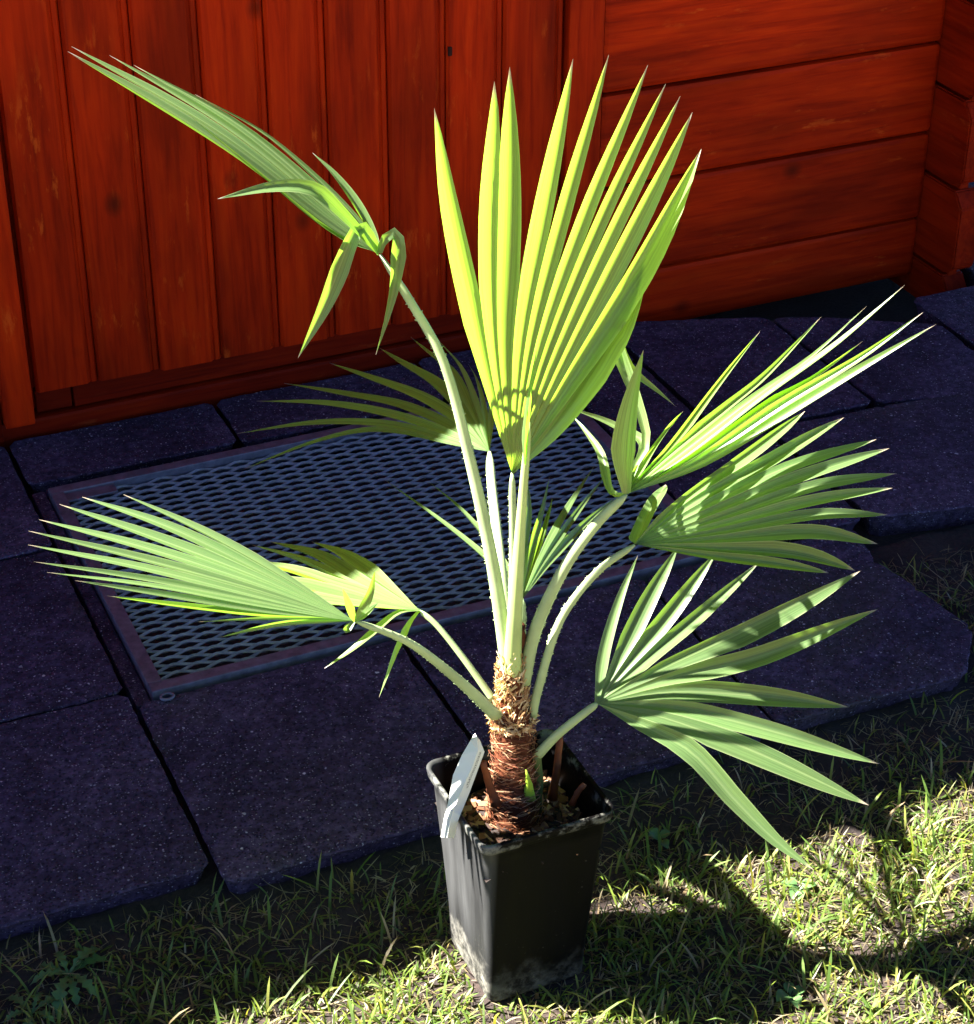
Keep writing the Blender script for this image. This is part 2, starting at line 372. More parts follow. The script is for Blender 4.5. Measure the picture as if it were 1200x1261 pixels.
slabs = [rect(.075, .439, 1.731, 2.086), rect(.075, .439, 2.094, 2.453), rect(.075, .439, 2.461, 2.774),
         rect(-.29, .067, 1.733, 2.087), rect(-.29, .067, 2.095, 2.454), rect(-.29, .067, 2.462, 2.775),
         rect(.449, .800, 1.698, 2.058), rect(.809, 1.162, 1.697, 2.058),
         [(1.170, 1.700), (1.444, 1.690), (1.512, 1.775), (1.500, 1.88), (1.486, 1.965), (1.503, 2.05), (1.171, 2.058)],
         rect(.449, .771, 2.640, 2.776), rect(.780, 1.120, 2.636, 2.778), rect(1.128, 1.457, 2.634, 2.780),
         rect(1.312, 1.457, 2.352, 2.626), [(1.469, 2.362), (1.735, 2.352), (1.736, 2.684), (1.469, 2.775)],
         [(1.745, 2.352), (1.99, 2.300), (1.995, 2.545), (1.823, 2.652), (1.746, 2.680)],
         rect(1.312, 1.532, 2.066, 2.342), [(1.545, 2.062), (1.905, 1.985), (1.91, 2.318), (1.742, 2.338), (1.545, 2.346)],
         [(1.915, 1.985), (2.30, 1.93), (2.31, 2.262), (1.918, 2.312)],
         [(2.006, 2.292), (2.40, 2.265), (2.42, 2.645), (2.008, 2.645)], rect(2.175, 2.52, 2.652, 3.10)]
for i, p in enumerate(slabs): slab(p, SLAB_Z + rnd.uniform(-0.0015, 0.0015), 0.003 if i < 8 else 0.0034, i+1)
# narrow dirty mortar strips that edge the grating
bed = empty('grating_bed', (0.88, 2.34, 0)); tag(bed, kind='structure')
def strip(x0, x1, y0, y1, z):
    o = bm_obj('mortar_strip', cbox(x1-x0, y1-y0, 0.04, 0.003, 2), M['slab'], bed, ((x0+x1)/2-0.88, (y0+y1)/2-2.34, z-0.02))
strip(.448, .468, 2.066, 2.630, .022); strip(.469, 1.302, 2.618, 2.630, .024)

# ------------------------------------------------------------------ steel grating
GX0, GX1, GY0, GY1, GZ = 0.470, 1.300, 2.068, 2.612, 0.036
grate = empty('floor_grating', (0.88, 2.34, 0.0))
tag(grate, 'galvanised steel floor grating of expanded metal set in the dark paving', 'grating')
gl = Vector((0.88, 2.34, 0))
bw = 0.019
for (x0, x1, y0, y1) in ((GX0, GX1, GY0, GY0+bw), (GX0, GX1, GY1-bw, GY1), (GX0, GX0+bw, GY0+bw+.0005, GY1-bw-.0005), (GX1-bw, GX1, GY0+bw+.0005, GY1-bw-.0005)):
    bm_obj('frame_bar', cbox(x1-x0, y1-y0, 0.030, 0.0015, 2), M['metal'], grate, Vector(((x0+x1)/2, (y0+y1)/2, GZ-0.015))-gl)
bm_obj('corner_plate', cbox(0.075, 0.024, 0.003, 0.0008, 1), M['metal'], grate, Vector((GX0+bw+0.0376, GY1-bw-0.0122, GZ-0.0045))-gl)
V, Fc = [], []
sx0, sx1, sy0, sy1 = GX0+bw-0.004, GX1-bw+0.004, GY0+bw-0.004, GY1-bw+0.004
rows = 60; dy = (sy1-sy0)/rows; lwd = 0.060; wst = 0.0024; tk = 0.0018
for k in range(rows+1):
    y0 = sy0+k*dy; par = 1 if k % 2 else -1
    pts = []; x = sx0; i = 0
    while x < sx1:
        t = (x-sx0)/(lwd/2); fr = t-math.floor(t); ph = int(math.floor(t)) % 2
        pts.append(x); x += lwd/12
    base = len(V); n = 0
    for x in pts:
        u = ((x-sx0)/lwd) % 1.0
        z1 = 1-abs(u*2-1)                                 # triangle 0..1..0
        z1 = max(0.0, min(1.0, (z1-0.09)/0.82))
        yy = y0 + par*(z1-0.5)*(dy*0.92)
        zz = GZ-0.012 + 0.0022*(z1-0.5)*par + 0.0006*noise.noise((x*15, k*0.7, 1))
        # strand leans: front lip lower
        for (oy, oz) in ((-wst/2, -0.0014), (wst/2, 0.0014), (wst/2+0.0008, 0.0014-tk), (-wst/2+0.0008, -0.0014-tk)):
            V.append((x-gl.x, yy+oy-gl.y, zz+oz))
        n += 1
    for j in range(n-1):
        a = base+j*4; b2 = a+4
        for q in range(4): Fc.append((a+q, a+(q+1) % 4, b2+(q+1) % 4, b2+q))
em = mesh_obj('expanded_mesh', V, Fc, M['mesh'], grate); tag(em, kind='stuff')
# lifting eye beside the corner
bm = bmesh.new()
bmesh.ops.create_circle(bm, segments=16, radius=0.011); 
bm.free()
def torus(name, Rm, r, mat, parent, loc, seg=18, sub=6):
    V, Fc = [], []
    for i in range(seg):
        a = 2*math.pi*i/seg
        for j in range(sub):
            b = 2*math.pi*j/sub
            V.append(((Rm+r*math.cos(b))*math.cos(a), (Rm+r*math.cos(b))*math.sin(a)*0.8, r*math.sin(b)))
    for i in range(seg):
        for j in range(sub):
            Fc.append((i*sub+j, ((i+1) % seg)*sub+j, ((i+1) % seg)*sub+(j+1) % sub, i*sub+(j+1) % sub))
    return mesh_obj(name, V, Fc, mat, parent, loc, True)
torus('lifting_eye', 0.008, 0.0022, M['metal'], grate, G(206, 858, SLAB_Z+0.002)-gl)

# ------------------------------------------------------------------ log cabin
WY = 2.784
shed = empty('log_cabin', (0.9, WY, 0))
tag(shed, 'red-brown stained log cabin with vertical board door behind the paving', 'cabin')
SL = Vector((0.9, WY, 0))
def part(name, sx, sy, sz, loc, mat, c=0.004, parent=shed, seg=2):
    o = bm_obj(name, cbox(sx, sy, sz, c, seg), M[mat], parent)
    base = SL if parent is shed else SL+Vector(parent.location)
    o.location = Vector(loc)-base; return o
DX0, DX1 = 0.449, 1.455
# logs of the front wall, right of the door (0.165 m courses)
lz = [(-0.005, 0.110)] + [(0.110+0.163*i, 0.110+0.163*(i+1)) for i in range(11)]
for i, (z0, z1) in enumerate(lz):
    o = part('log', 2.108-DX1, 0.045, z1-z0-0.0035, ((2.108+DX1)/2, WY+0.0225+(0.003 if i == 0 else 0), (z0+z1)/2), 'wood_x', 0.0085)
# cross logs of the corner, each with its chamfered end
def end_log(z0, z1, yf, x=2.131, back=4.6):
    w_, c1 = 0.046, 0.024
    prof = [(yf+0.004, z0+0.016), (yf, z0+0.024), (yf, z1-0.030), (yf+0.022, z1-0.003), (back, z1-0.003), (back, z0+0.003), (yf+0.028, z0+0.003)]
    bm = bmesh.new()
    vs_ = [bm.verts.new((x-w_/2, y, z)) for y, z in prof]; f = bm.faces.new(vs_)
    ex = bmesh.ops.extrude_face_region(bm, geom=[f]); bmesh.ops.translate(bm, vec=(w_, 0, 0), verts=[v for v in ex['geom'] if isinstance(v, bmesh.types.BMVert)])
    bmesh.ops.recalc_face_normals(bm, faces=bm.faces)
    bmesh.ops.bevel(bm, geom=list(bm.edges), offset=0.003, segments=2, affect='EDGES')
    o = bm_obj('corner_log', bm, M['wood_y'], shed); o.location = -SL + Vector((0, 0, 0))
    # shift mesh so that the object's origin lies in the log
    c = Vector((x, yf+0.1, (z0+z1)/2))
    for v in o.data.vertices: v.co -= c
    o.location = c-SL
cz = [(-0.045, 0.036)] + [(0.036+0.163*i, 0.036+0.163*(i+1)) for i in range(12)]
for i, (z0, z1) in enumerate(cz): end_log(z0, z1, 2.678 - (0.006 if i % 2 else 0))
# door
part('door_jamb', 0.046, 0.05, 1.80, (DX0+0.021, WY-0.004+0.025-0.012, 0.058+0.90), 'wood_v', 0.004)
part('door_jamb', 0.062, 0.05, 1.84, (DX1-0.032, WY-0.004+0.025, 0.06+0.92), 'wood_v', 0.004)
part('sill', DX1-DX0+0.1, 0.06, 0.052, ((DX0+DX1)/2-0.03, WY+0.034, 0.031), 'wood_shaded', 0.006)
door = part('door', 0.905, 0.02, 1.76, (0.948, WY+0.040, 0.06+0.88), 'wood_v', 0.002)
xsb = [0.503, 0.600, 0.699, 0.799, 0.898, 0.992, 1.090, 1.187, 1.283, 1.388]
for i in range(len(xsb)-1):
    a, b = xsb[i], xsb[i+1]; zb = 0.098 + rnd.uniform(-0.002, 0.002)
    hb = 1.70
    bm = bmesh.new()
    # tongue-and-groove face board: flat face, rounded edges, a shallow rebate on the right
    wv = b-a-0.0015
    prof = [(-wv/2, 0.014), (-wv/2, 0.006), (-wv/2+0.004, 0.0), (wv/2-0.017, 0.0), (wv/2-0.013, 0.004), (wv/2-0.0105, 0.0055), (wv/2-0.009, 0.0035), (wv/2-0.003, 0.0035), (wv/2, 0.007), (wv/2, 0.014)]
    lo = [bm.verts.new((x, y, -hb/2)) for x, y in prof]; hi = [bm.verts.new((x, y, hb/2)) for x, y in prof]
    n = len(prof)
    for k in range(n): bm.faces.new((lo[k], lo[(k+1) % n], hi[(k+1) % n], hi[k]))
    bm.faces.new(lo[::-1]); bm.faces.new(hi)
    o = bm_obj('board', bm, M['wood_v'], door); o.location = Vector(((a+b)/2, WY+0.004+rnd.uniform(-0.001, 0.001), zb+hb/2))-SL-door.location
part('bottom_rail', 0.055, 0.018, 0.038, (0.530, WY+0.0235, 0.079), 'wood_shaded', 0.002, door)
part('bottom_rail', 0.828, 0.018, 0.040, (0.975, WY+0.0225, 0.079), 'wood_shaded', 0.002, door)
kh = bm_obj('knot_hole', cbox(0.007, 0.005, 0.015, 0.0024, 3), M['knot'], door); kh.location = Vector((1.192, WY+0.0035, 0.545))-SL-door.location
# wall left of the door, far walls, gable fill and roof (mostly out of frame; the roof's eave throws the shade line on the lawn)
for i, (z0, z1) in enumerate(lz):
    part('log', 1.85, 0.045, z1-z0-0.0035, (DX0-0.003-0.925, WY+0.0225, (z0+z1)/2), 'wood_x' if i else 'wood_shaded', 0.0085)  # lowest log takes the tint with shade painted in
part('lintel', DX1-DX0+0.0, 0.045, 0.05, ((DX0+DX1)/2, WY+0.03, 1.880), 'wood_x', 0.004)
part('rear_wall', 3.5, 0.045, 1.9, (0.4, 4.55, 0.95), 'wood_x', 0.004)
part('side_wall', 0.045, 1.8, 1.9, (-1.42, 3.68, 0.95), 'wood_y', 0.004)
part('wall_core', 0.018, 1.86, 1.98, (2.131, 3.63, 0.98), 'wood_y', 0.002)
part('wall_core', 0.62, 0.014, 1.88, (1.785, WY+0.027, 0.955), 'wood_x', 0.002)
# roof
EY, EZ = 2.400, 2.175
def roof_prism(name, prof, x0, x1, mat):
    bm = bmesh.new(); a = [bm.verts.new((x0, y, z)) for y, z in prof]; b = [bm.verts.new((x1, y, z)) for y, z in prof]; n = len(prof)
    for k in range(n): bm.faces.new((a[k], a[(k+1) % n], b[(k+1) % n], b[k]))
    bm.faces.new(a[::-1]); bm.faces.new(b); bmesh.ops.recalc_face_normals(bm, faces=bm.faces)
    o = bm_obj(name, bm, mat, shed); o.location = -SL; return o
roof_prism('roof', [(EY, EZ), (3.67, 2.66), (4.80, EZ), (4.80, EZ-0.05), (3.67, 2.60), (EY, EZ-0.05)], -2.6, 2.45, M['roof'])

# ------------------------------------------------------------------ pot
PC = Vector((0.711, 1.4895, 0.0)); PH = 0.240
def rsq(h, r, z, seg=5):
    out = []
    for cxs, cys, a0 in ((1, 1, 0), (-1, 1, 90), (-1, -1, 180), (1, -1, 270)):
        for i in range(seg+1):
            a = R(a0+90*i/seg); out.append((cxs*(h-r)+r*math.cos(a), cys*(h-r)+r*math.sin(a), z))
        # mid point of the side so walls can bow slightly
    return out
rings = [(0.050, .010, .004), (0.0545, .010, .0), (0.0565, .010, .004), (0.0590, .011, .060), (0.0635, .011, .130), (0.0690, .011, .205), (0.0705, .011, .2255), (0.0735, .012, .2265), (0.0750, .012, .229),
         (0.0762, .012, .2385), (0.0752, .012, .240), (0.0725, .011, .2395), (0.0705, .010, .236), (0.0680, .010, .205), (0.0640, .010, .150), (0.060, .010, .09)]
V, Fc = [], []
for k, (h, r, z) in enumerate(rings):
    for (x, y, zz) in rsq(h, r, z):
        wob = 0.0012*noise.noise((x*30, y*30, z*14)) if z > .02 else 0
        V.append((x*(1+wob*8), y*(1+wob*8), zz+(0.0015*noise.noise((x*25, y*25, 2)) if z > .2 else 0)))
m = len(rsq(1, .1, 0))
for k in range(len(rings)-1):
    for i in range(m): Fc.append((k*m+i, k*m+(i+1) % m, (k+1)*m+(i+1) % m, (k+1)*m+i))
Fc.append(tuple(range(m))[::-1])
pot = mesh_obj('plant_pot', V, Fc, M['pot'], None, PC, True)
tag(pot, 'tall square black plastic pot with one dust-streaked side painted sunlit standing on the grass', 'pot')
# torn, bright flakes on the rim's right corner are part of the pot
def soil_h(x, y): return 0.188 + 0.006*noise.noise((x*35, y*35, 1.0)) + 0.004*noise.noise((x*90, y*90, 3.0)) + 0.012*max(0, 1-math.hypot(x, y)/0.05)
N = 26; hs = 0.0672; V = [] ; Fc = []
for j in range(N+1):
    for i in range(N+1):
        x = -hs+2*hs*i/N; y = -hs+2*hs*j/N; V.append((x, y, soil_h(x, y)))
for j in range(N):
    for i in range(N): a = j*(N+1)+i; Fc.append((a, a+1, a+N+2, a+N+1))
sm = mesh_obj('potting_soil', V, Fc, M['soil'], None, PC, True); tag(sm, 'dark potting soil filling the square black pot', 'soil', kind='stuff')
V, Fc, VC = [], [], []
for i in range(300):
    x, y = rnd.uniform(-.062, .062), rnd.uniform(-.062, .062)
    if math.hypot(x, y) < .02: continue
    L, W, T = rnd.uniform(.003, .011), rnd.uniform(.0015, .005), rnd.uniform(.001, .0025)
    mt = Matrix.Translation((x, y, soil_h(x, y)+T)) @ Matrix.Rotation(rnd.uniform(0, 6.28), 4, 'Z') @ Matrix.Rotation(rnd.gauss(0, .35), 4, 'Y') @ Matrix.Rotation(rnd.gauss(0, .35), 4, 'X')
    b0 = len(V); t_ = rnd.random(); cc = rnd.choice([(.12, .05, .025), (.20, .10, .055), (.05, .025, .016), (.30, .19, .12), (.03, .018, .014)])
    for sx in (-1, 1):
        for sy in (-1, 1):
            for sz in (-1, 1):
                V.append(mt @ Vector((sx*L*rnd.uniform(.7, 1.1), sy*W*rnd.uniform(.6, 1.1), sz*T))); VC.append(cc)
    for f in ((0, 1, 3, 2), (4, 6, 7, 5), (0, 4, 5, 1), (2, 3, 7, 6), (0, 2, 6, 4), (1, 5, 7, 3)): Fc.append(tuple(b0+q for q in f))
ch = mesh_obj('bark_mulch', V, Fc, M['chips'], None, PC, vcol=VC); tag(ch, 'brown bark chips scattered on the soil in the pot', 'mulch', kind='stuff')

# ------------------------------------------------------------------ palm
def catmull(pts, n):
    if len(pts) == 2: return [pts[0].lerp(pts[1], i/(n-1)) for i in range(n)]
    ext = [pts[0]*2-pts[1]] + list(pts) + [pts[-1]*2-pts[-2]]
    fine = []
    for i in range(1, len(ext)-2):
        p0, p1, p2, p3 = ext[i-1:i+3]
        for k in range(12):
            t = k/12; fine.append(0.5*((2*p1)+(p2-p0)*t+(2*p0-5*p1+4*p2-p3)*t*t+(3*p1-p0-3*p2+p3)*t**3))
    fine.append(pts[-1])
    L = [0]
    for a, b in zip(fine, fine[1:]): L.append(L[-1]+(b-a).length)
    out = []; j = 0
    for i in range(n):
        s = L[-1]*i/(n-1)
        while j < len(L)-2 and L[j+1] < s: j += 1
        out.append(fine[j].lerp(fine[j+1], (s-L[j])/max(1e-9, L[j+1]-L[j])))
    return out
TB = P(634, 1003, 0)                                     # foot of the trunk
palm = empty('fan_palm', (PC.x, PC.y, 0.20))
tag(palm, 'young fan palm with spreading pleated leaves growing in the black pot', 'palm')
PO = Vector((PC.x, PC.y, 0.20))

def tube(path, radii, flat=1.0, seg=8, side=None):
    V, Fc = [], []; n = len(path)
    for i, p in enumerate(path):
        t = (path[min(i+1, n-1)]-path[max(i-1, 0)]).normalized()
        s = (t.cross(Vector((0, 0, 1)) if abs(t.z) < .97 else Vector((0, 1, 0)))).normalized() if side is None else (side-t*side.dot(t)).normalized()
        u = s.cross(t)
        for k in range(seg):
            a = 2*math.pi*k/seg; V.append(p+s*(radii[i]*math.cos(a))+u*(radii[i]*flat*math.sin(a)))
    for i in range(n-1):
        for k in range(seg): Fc.append((i*seg+k, i*seg+(k+1) % seg, (i+1)*seg+(k+1) % seg, (i+1)*seg+k))
    Fc.append(tuple(range(seg))[::-1]); Fc.append(tuple((n-1)*seg+k for k in range(seg)))
    return V, Fc

def stalk(pts, w0, w1, mat='stalk', teeth=True):
    """leaf stalk through (x, y, depth) photo points, widths in photo pixels; toothed edges"""
    path = catmull([P(*p) for p in pts], 26); k = mpp(path[0])
    rad = [(w0+(w1-w0)*(i/25)**0.7)/2*k*(1 if i < 24 else (.85 if i == 24 else .35)) for i in range(26)]
    V, Fc = tube(path, rad, 0.6, 8, c_r)
    if teeth:
        rr = random.Random(int(pts[-1][0]*7+pts[-1][1]))
        for i in range(70):
            t = rr.uniform(0.04, 0.9)*25; a = int(t); p = path[a].lerp(path[min(a+1, 25)], t-a)
            tg = (path[min(a+1, 25)]-path[a]).normalized(); s = (c_r-tg*c_r.dot(tg)).normalized()*rr.choice((-1, 1))
            r = rad[a]; b0 = len(V); l = rr.uniform(.0006, .0018); up = tg*rr.uniform(.0006, .0015)
            V += [p+s*r*.9-up, p+s*r*.9+up, p+s*(r+l)+up*rr.uniform(-.5, 1.2), p+s*r*.8+fwd*-.0012]
            Fc += [(b0, b0+1, b0+2), (b0, b0+2, b0+3), (b0+1, b0+3, b0+2)]
    loc = path[0]
    o = mesh_obj('frond', [v-loc for v in V], Fc, M[mat], palm, loc-PO, True)
    return o, loc

def fan(frond, floc, hub, segs, split=0.5, mat='leaf', fold=0.55, NT=18, wmax=None, power=1.5, edge=0.5, flip=1, pleat=0.0):
    """hub (x,y,d); segs: list of (points px [(x,y),...], tip depth[, options]) ordered round the fan"""
    H = P(*hub); mids = []; opts = []
    for s in segs:
        px, dt = s[0], s[1]; op = s[2] if len(s) > 2 else {}
        full = [(hub[0], hub[1])]+list(px); L = [0]
        for a, b in zip(full, full[1:]): L.append(L[-1]+math.hypot(b[0]-a[0], b[1]-a[1]))
        bow = op.get('bow', 0)
        pts = [P(q[0], q[1], hub[2]+(dt-hub[2])*(l/L[-1])+bow*math.sin(math.pi*l/L[-1])) for q, l in zip(full, L)]
        mids.append(catmull(pts, NT)); opts.append(op)
    n = len(mids)
    nn = Vector((0, 0, 0))
    for a, b in zip(mids, mids[1:]):
        c = (a[NT//2]-H).cross(b[NT//2]-H); nn += c if c.dot(-fwd) > 0 else -c
    nn = nn.normalized() if nn.length > 1e-9 else -fwd
    k0 = mpp(H)
    def frame(i, j):
        t = (mids[i][min(j+1, NT-1)]-mids[i][max(j-1, 0)]).normalized(); s = t.cross(nn).normalized(); return t, s, s.cross(t)
    for i in range(n):
        op = opts[i]; pw = op.get('power', power); wm = op.get('w', wmax); edges = []
        # extra neighbours: leaflets with free=True are not joined to the fan
        for sd in (-1, 1):
            j = i+sd; joined = 0 <= j < n and not op.get('free') and not opts[j].get('free')
            if joined: s = min(op.get('split', split) if sd > 0 else opts[j].get('split', split), 0.97)
            else: s = op.get('split', split)*0.9
            js = max(2, int(s*(NT-1))); row = []; o_s = None
            for q in range(NT):
                m_ = mids[i][q]; t, sv, nv = frame(i, q)
                if q <= js:
                    if joined:
                        g = (mids[j][q]-m_); o = g*0.5
                        dist = o.length
                        o = o + nn*(flip*fold*dist)
                    else:
                        if op.get('free'):
                            x = q/js; wv_ = (wm or 14)/2*k0; o = None; ww = wv_*min(1.0, 0.35+0.65*x)
                        else:
                            # outer edge of the fan: mirror the inner half width
                            jj = i-sd; ww = ((mids[jj][q]-m_).length*edge) if 0 <= jj < n else (wm or 14)/2*k0
                        dirs = sv if op.get('flipside', 1)*sd > 0 else -sv
                        if not op.get('free') and 0 <= i-sd < n:
                            gg = m_-mids[i-sd][q]; dirs = gg.normalized() if gg.length > 1e-6 else dirs
                        o = dirs*ww + nn*(flip*fold*ww)
                    if wm and o.length > wm/2*k0*1.25: o = o*(wm/2*k0*1.25/o.length)
                    if q == js: o_s = (o.dot(t)*0.3, o.dot(sv), o.dot(nv))
                else:
                    x = (q-js)/(NT-1-js); g = max(0.0, 1-x**pw)*(1.0)
                    o = (t*o_s[0]+sv*o_s[1]+nv*o_s[2])*g
                row.append(o)
            edges.append(row)
        V, Fc, UV = [], [], []
        rr = random.Random(i*13+int(hub[0]))
        tw = op.get('twist', 0)
        for q in range(NT):
            m_ = mids[i][q]; lo, ro = edges[0][q], edges[1][q]
            if tw:
                t, sv, nv = frame(i, q); rot = Matrix.Rotation(tw*q/(NT-1), 3, t); lo, ro = rot @ lo, rot @ ro
            for o_, u in ((lo, 0.0), (lo*0.5, 0.25), (None, 0.5), (ro*0.5, 0.75), (ro, 1.0)):
                p = m_ if o_ is None else m_+o_
                if u in (0.25, 0.75): p = p+nn*(0.0004-pleat*o_.length)
                V.append(p-H); UV.append((u, q/(NT-1)))
        for q in range(NT-1):
            for c in range(4): Fc.append((q*5+c, q*5+c+1, (q+1)*5+c+1, (q+1)*5+c))
        ob = mesh_obj('leaflet', V, Fc, M[op.get('mat', mat)], frond, H-floc, True, UV)
    # the little knob where stalk and blade meet
    return H

# --- trunk with its fibre wrapping
tp = catmull([TB+Vector((0, 0, -.03)), TB, P(634, 940, .004), P(631, 880, .0), P(631, 815, 0), P(632, 770, 0)], 40)
k = mpp(TB)
rad = []
for i in range(40):
    t = i/39; rad.append(k*(31 - 10*min(1, t*2.0) - 5*max(0, t-.5)*2)*(0.82 if t > .62 else 1.0)*(1+.06*math.sin(i*2.1)))
V, Fc = tube(tp, rad, 1.0, 20, c_r)
for i in range(len(V)):
    ax = tp[min(39, i//20)]; d = V[i]-ax; V[i] = ax+d*(1+0.22*noise.noise(V[i]*120)+0.15*noise.noise(V[i]*45))
mesh_obj('trunk', [v-PO for v in V], Fc, M['trunk'], palm, (0, 0, 0), True)
def strands(name, n, zfun, col, lenr, widr, mode, stand):
    V, Fc, VC = [], [], []
    for i in range(n):
        t = zfun(); f = t*39; a = min(38, int(f)); ax = tp[a].lerp(tp[a+1], f-a); r = rad[a]*rnd.uniform(.92, 1.12)+stand*rnd.random()
        ang = rnd.uniform(0, 6.283); L = rnd.uniform(*lenr); W = rnd.uniform(*widr); c = rnd.choice(col)
        slope = rnd.gauss(0, .35) if mode == 'wrap' else rnd.gauss(1.5, .5)
        b0 = len(V); ns = 5
        for j in range(ns+1):
            s = (j/ns-.5)*L; da = s*math.cos(slope)/max(r, .004); dz = s*math.sin(slope)
            rr2 = r+stand*1.2*(abs(j/ns-.5)*2)**2*rnd.uniform(.2, 1.3)
            p = ax+Vector((math.cos(ang+da)*rr2, math.sin(ang+da)*rr2, dz)); wv = W*(1-abs(j/ns-.5)*1.2)
            V += [p+Vector((0, 0, wv)), p-Vector((0, 0, wv))+Vector((math.cos(ang), math.sin(ang), 0))*W*.5]; VC += [c, c]
        for j in range(ns): q = b0+2*j; Fc.append((q, q+1, q+3, q+2))
    o = mesh_obj(name, [v-PO for v in V], Fc, M['fibre'], palm, vcol=VC); tag(o, kind='stuff')
brown = [(.12, .042, .018), (.19, .078, .036), (.07, .025, .013), (.28, .145, .08), (.36, .22, .13), (.10, .03, .016)]
cream = [(.46, .34, .19), (.55, .44, .29), (.34, .20, .10), (.48, .37, .18), (.22, .11, .05)]
strands('fibre_wrapping', 900, lambda: rnd.uniform(.03, .62), brown, (.012, .035), (.0003, .0008), 'wrap', .003)
strands('fibre_tuft', 620, lambda: rnd.triangular(.5, .93, .72), cream, (.006, .018), (.0006, .0018), 'up', .002)
strands('fibre_fringe', 130, lambda: rnd.gauss(.575, .012), cream, (.005, .013), (.0010, .0022), 'wrap', .004)
# old stubs round the foot
def stub(pts, w0, w1, mat):
    path = catmull([P(*p) for p in pts], 8); k = mpp(path[0]); V, Fc = tube(path, [(w0+(w1-w0)*i/7)/2*k for i in range(8)], .55, 8, c_r)
    for i in range(len(V)): V[i] = V[i]+Vector((noise.noise(V[i]*200), noise.noise(V[i]*210+Vector((5, 0, 0))), noise.noise(V[i]*190)))*.0012
    mesh_obj('old_stalk', [v-PO for v in V], Fc, M[mat], palm, (0, 0, 0), True)
stub([(612, 992, -.022), (603, 968, -.024), (595, 938, -.027)], 13, 7, 'stub')
stub([(680, 985, .03), (686, 945, .035), (690, 908, .04)], 12, 8, 'stub')
stub([(660, 1000, .0), (663, 960, .0), (661, 926, .0)], 15, 10, 'stub_green')
stub([(652, 985, -.012), (652, 966, -.02), (648, 948, -.022)], 17, 2, 'stub_lime')
stub([(704, 992, .0), (712, 976, .0), (720, 966, .0)], 9, 7, 'stub')
# --- F1: the tall pleated fan in the middle
f, fl = stalk([(630, 850, .0), (629, 800, .008), (632, 700, .022), (631, 582, .028)], 13, 8)
fan(f, fl, (631, 584, .028), [
    ([(590, 430), (552, 260), (535, 133)], -0.085, {'split': .58}),
    ([(606, 420), (600, 260), (609, 100)], -0.070, {'split': .82}),
    ([(618, 420), (622, 250), (628, 82)], -0.060, {'split': .55}),
    ([(640, 420), (670, 250), (706, 72)], -0.045, {'split': .60}),
    ([(652, 420), (694, 250), (750, 67)], -0.030, {'split': .58}),
    ([(662, 430), (720, 260), (798, 80)], -0.017, {'split': .62}),
    ([(670, 440), (738, 270), (820, 103)], -0.008, {'split': .60}),
    ([(678, 450), (752, 285), (838, 118)], 0.000, {'split': .64}),
    ([(686, 460), (766, 300), (853, 138)], 0.010, {'split': .60}),
    ([(692, 475), (782, 330), (864, 183)], 0.020, {'split': .66}),
    ([(690, 505), (745, 420), (800, 322)], 0.020, {'split': .8, 'power': 2.2}),
], .58, 'leaf_pale', .62, power=2.5, pleat=0.55)
# --- F3: unopened spear on a thick stalk
f, fl = stalk([(631, 852, -.004), (632, 800, -.012), (638, 700, -.016), (645, 600, -.016), (652, 520, -.016)], 27, 7, 'stalk_yellow', False)
fan(f, fl, (648, 572, -.024), [([(654, 500), (661, 431)], -.03, {'w': 15, 'free': True, 'split': .3}), ([(651, 510), (657, 450)], -.02, {'w': 12, 'free': True, 'split': .3})], .3, 'leaf_pale', .8)
# --- F2: upper left leaf, half folded
f, fl = stalk([(629, 852, -.002), (623, 800, -.006), (606, 690, .0), (580, 570, .01), (548, 450, .02), (508, 375, .03), (468, 313, .038)], 21, 9)
fan(f, fl, (467, 312, .038), [
    ([(440, 255), (412, 215), (385, 188)], .07, {'split': .42, 'w': 27}),
    ([(430, 258), (330, 168), (240, 116)], .095, {'split': .6, 'w': 27}),
    ([(420, 262), (300, 158), (165, 80)], .10, {'split': .75, 'w': 27}),
    ([(415, 268), (290, 165), (135, 68)], .10, {'split': .75, 'w': 27}),
    ([(410, 270), (270, 162), (88, 57)], .07, {'split': .8, 'w': 27}),
    ([(405, 275), (255, 165), (83, 63)], .045, {'split': .8, 'w': 27}),
    ([(400, 278), (285, 190), (90, 68)], .025, {'split': .72, 'w': 27}),
    ([(405, 285), (320, 215), (232, 141)], .01, {'split': .6, 'w': 27}),
    ([(420, 262), (384, 233), (335, 230), (267, 245)], .0, {'free': True, 'w': 19, 'split': .55}),
    ([(455, 290), (444, 279), (430, 300), (400, 375), (367, 441)], .01, {'free': True, 'w': 24, 'split': .55, 'power': 1.4}),
    ([(471, 298), (480, 289), (489, 292), (487, 340), (478, 385), (463, 437)], .02, {'free': True, 'w': 21, 'split': .4, 'power': .8}),
], .7, 'leaf', .5)
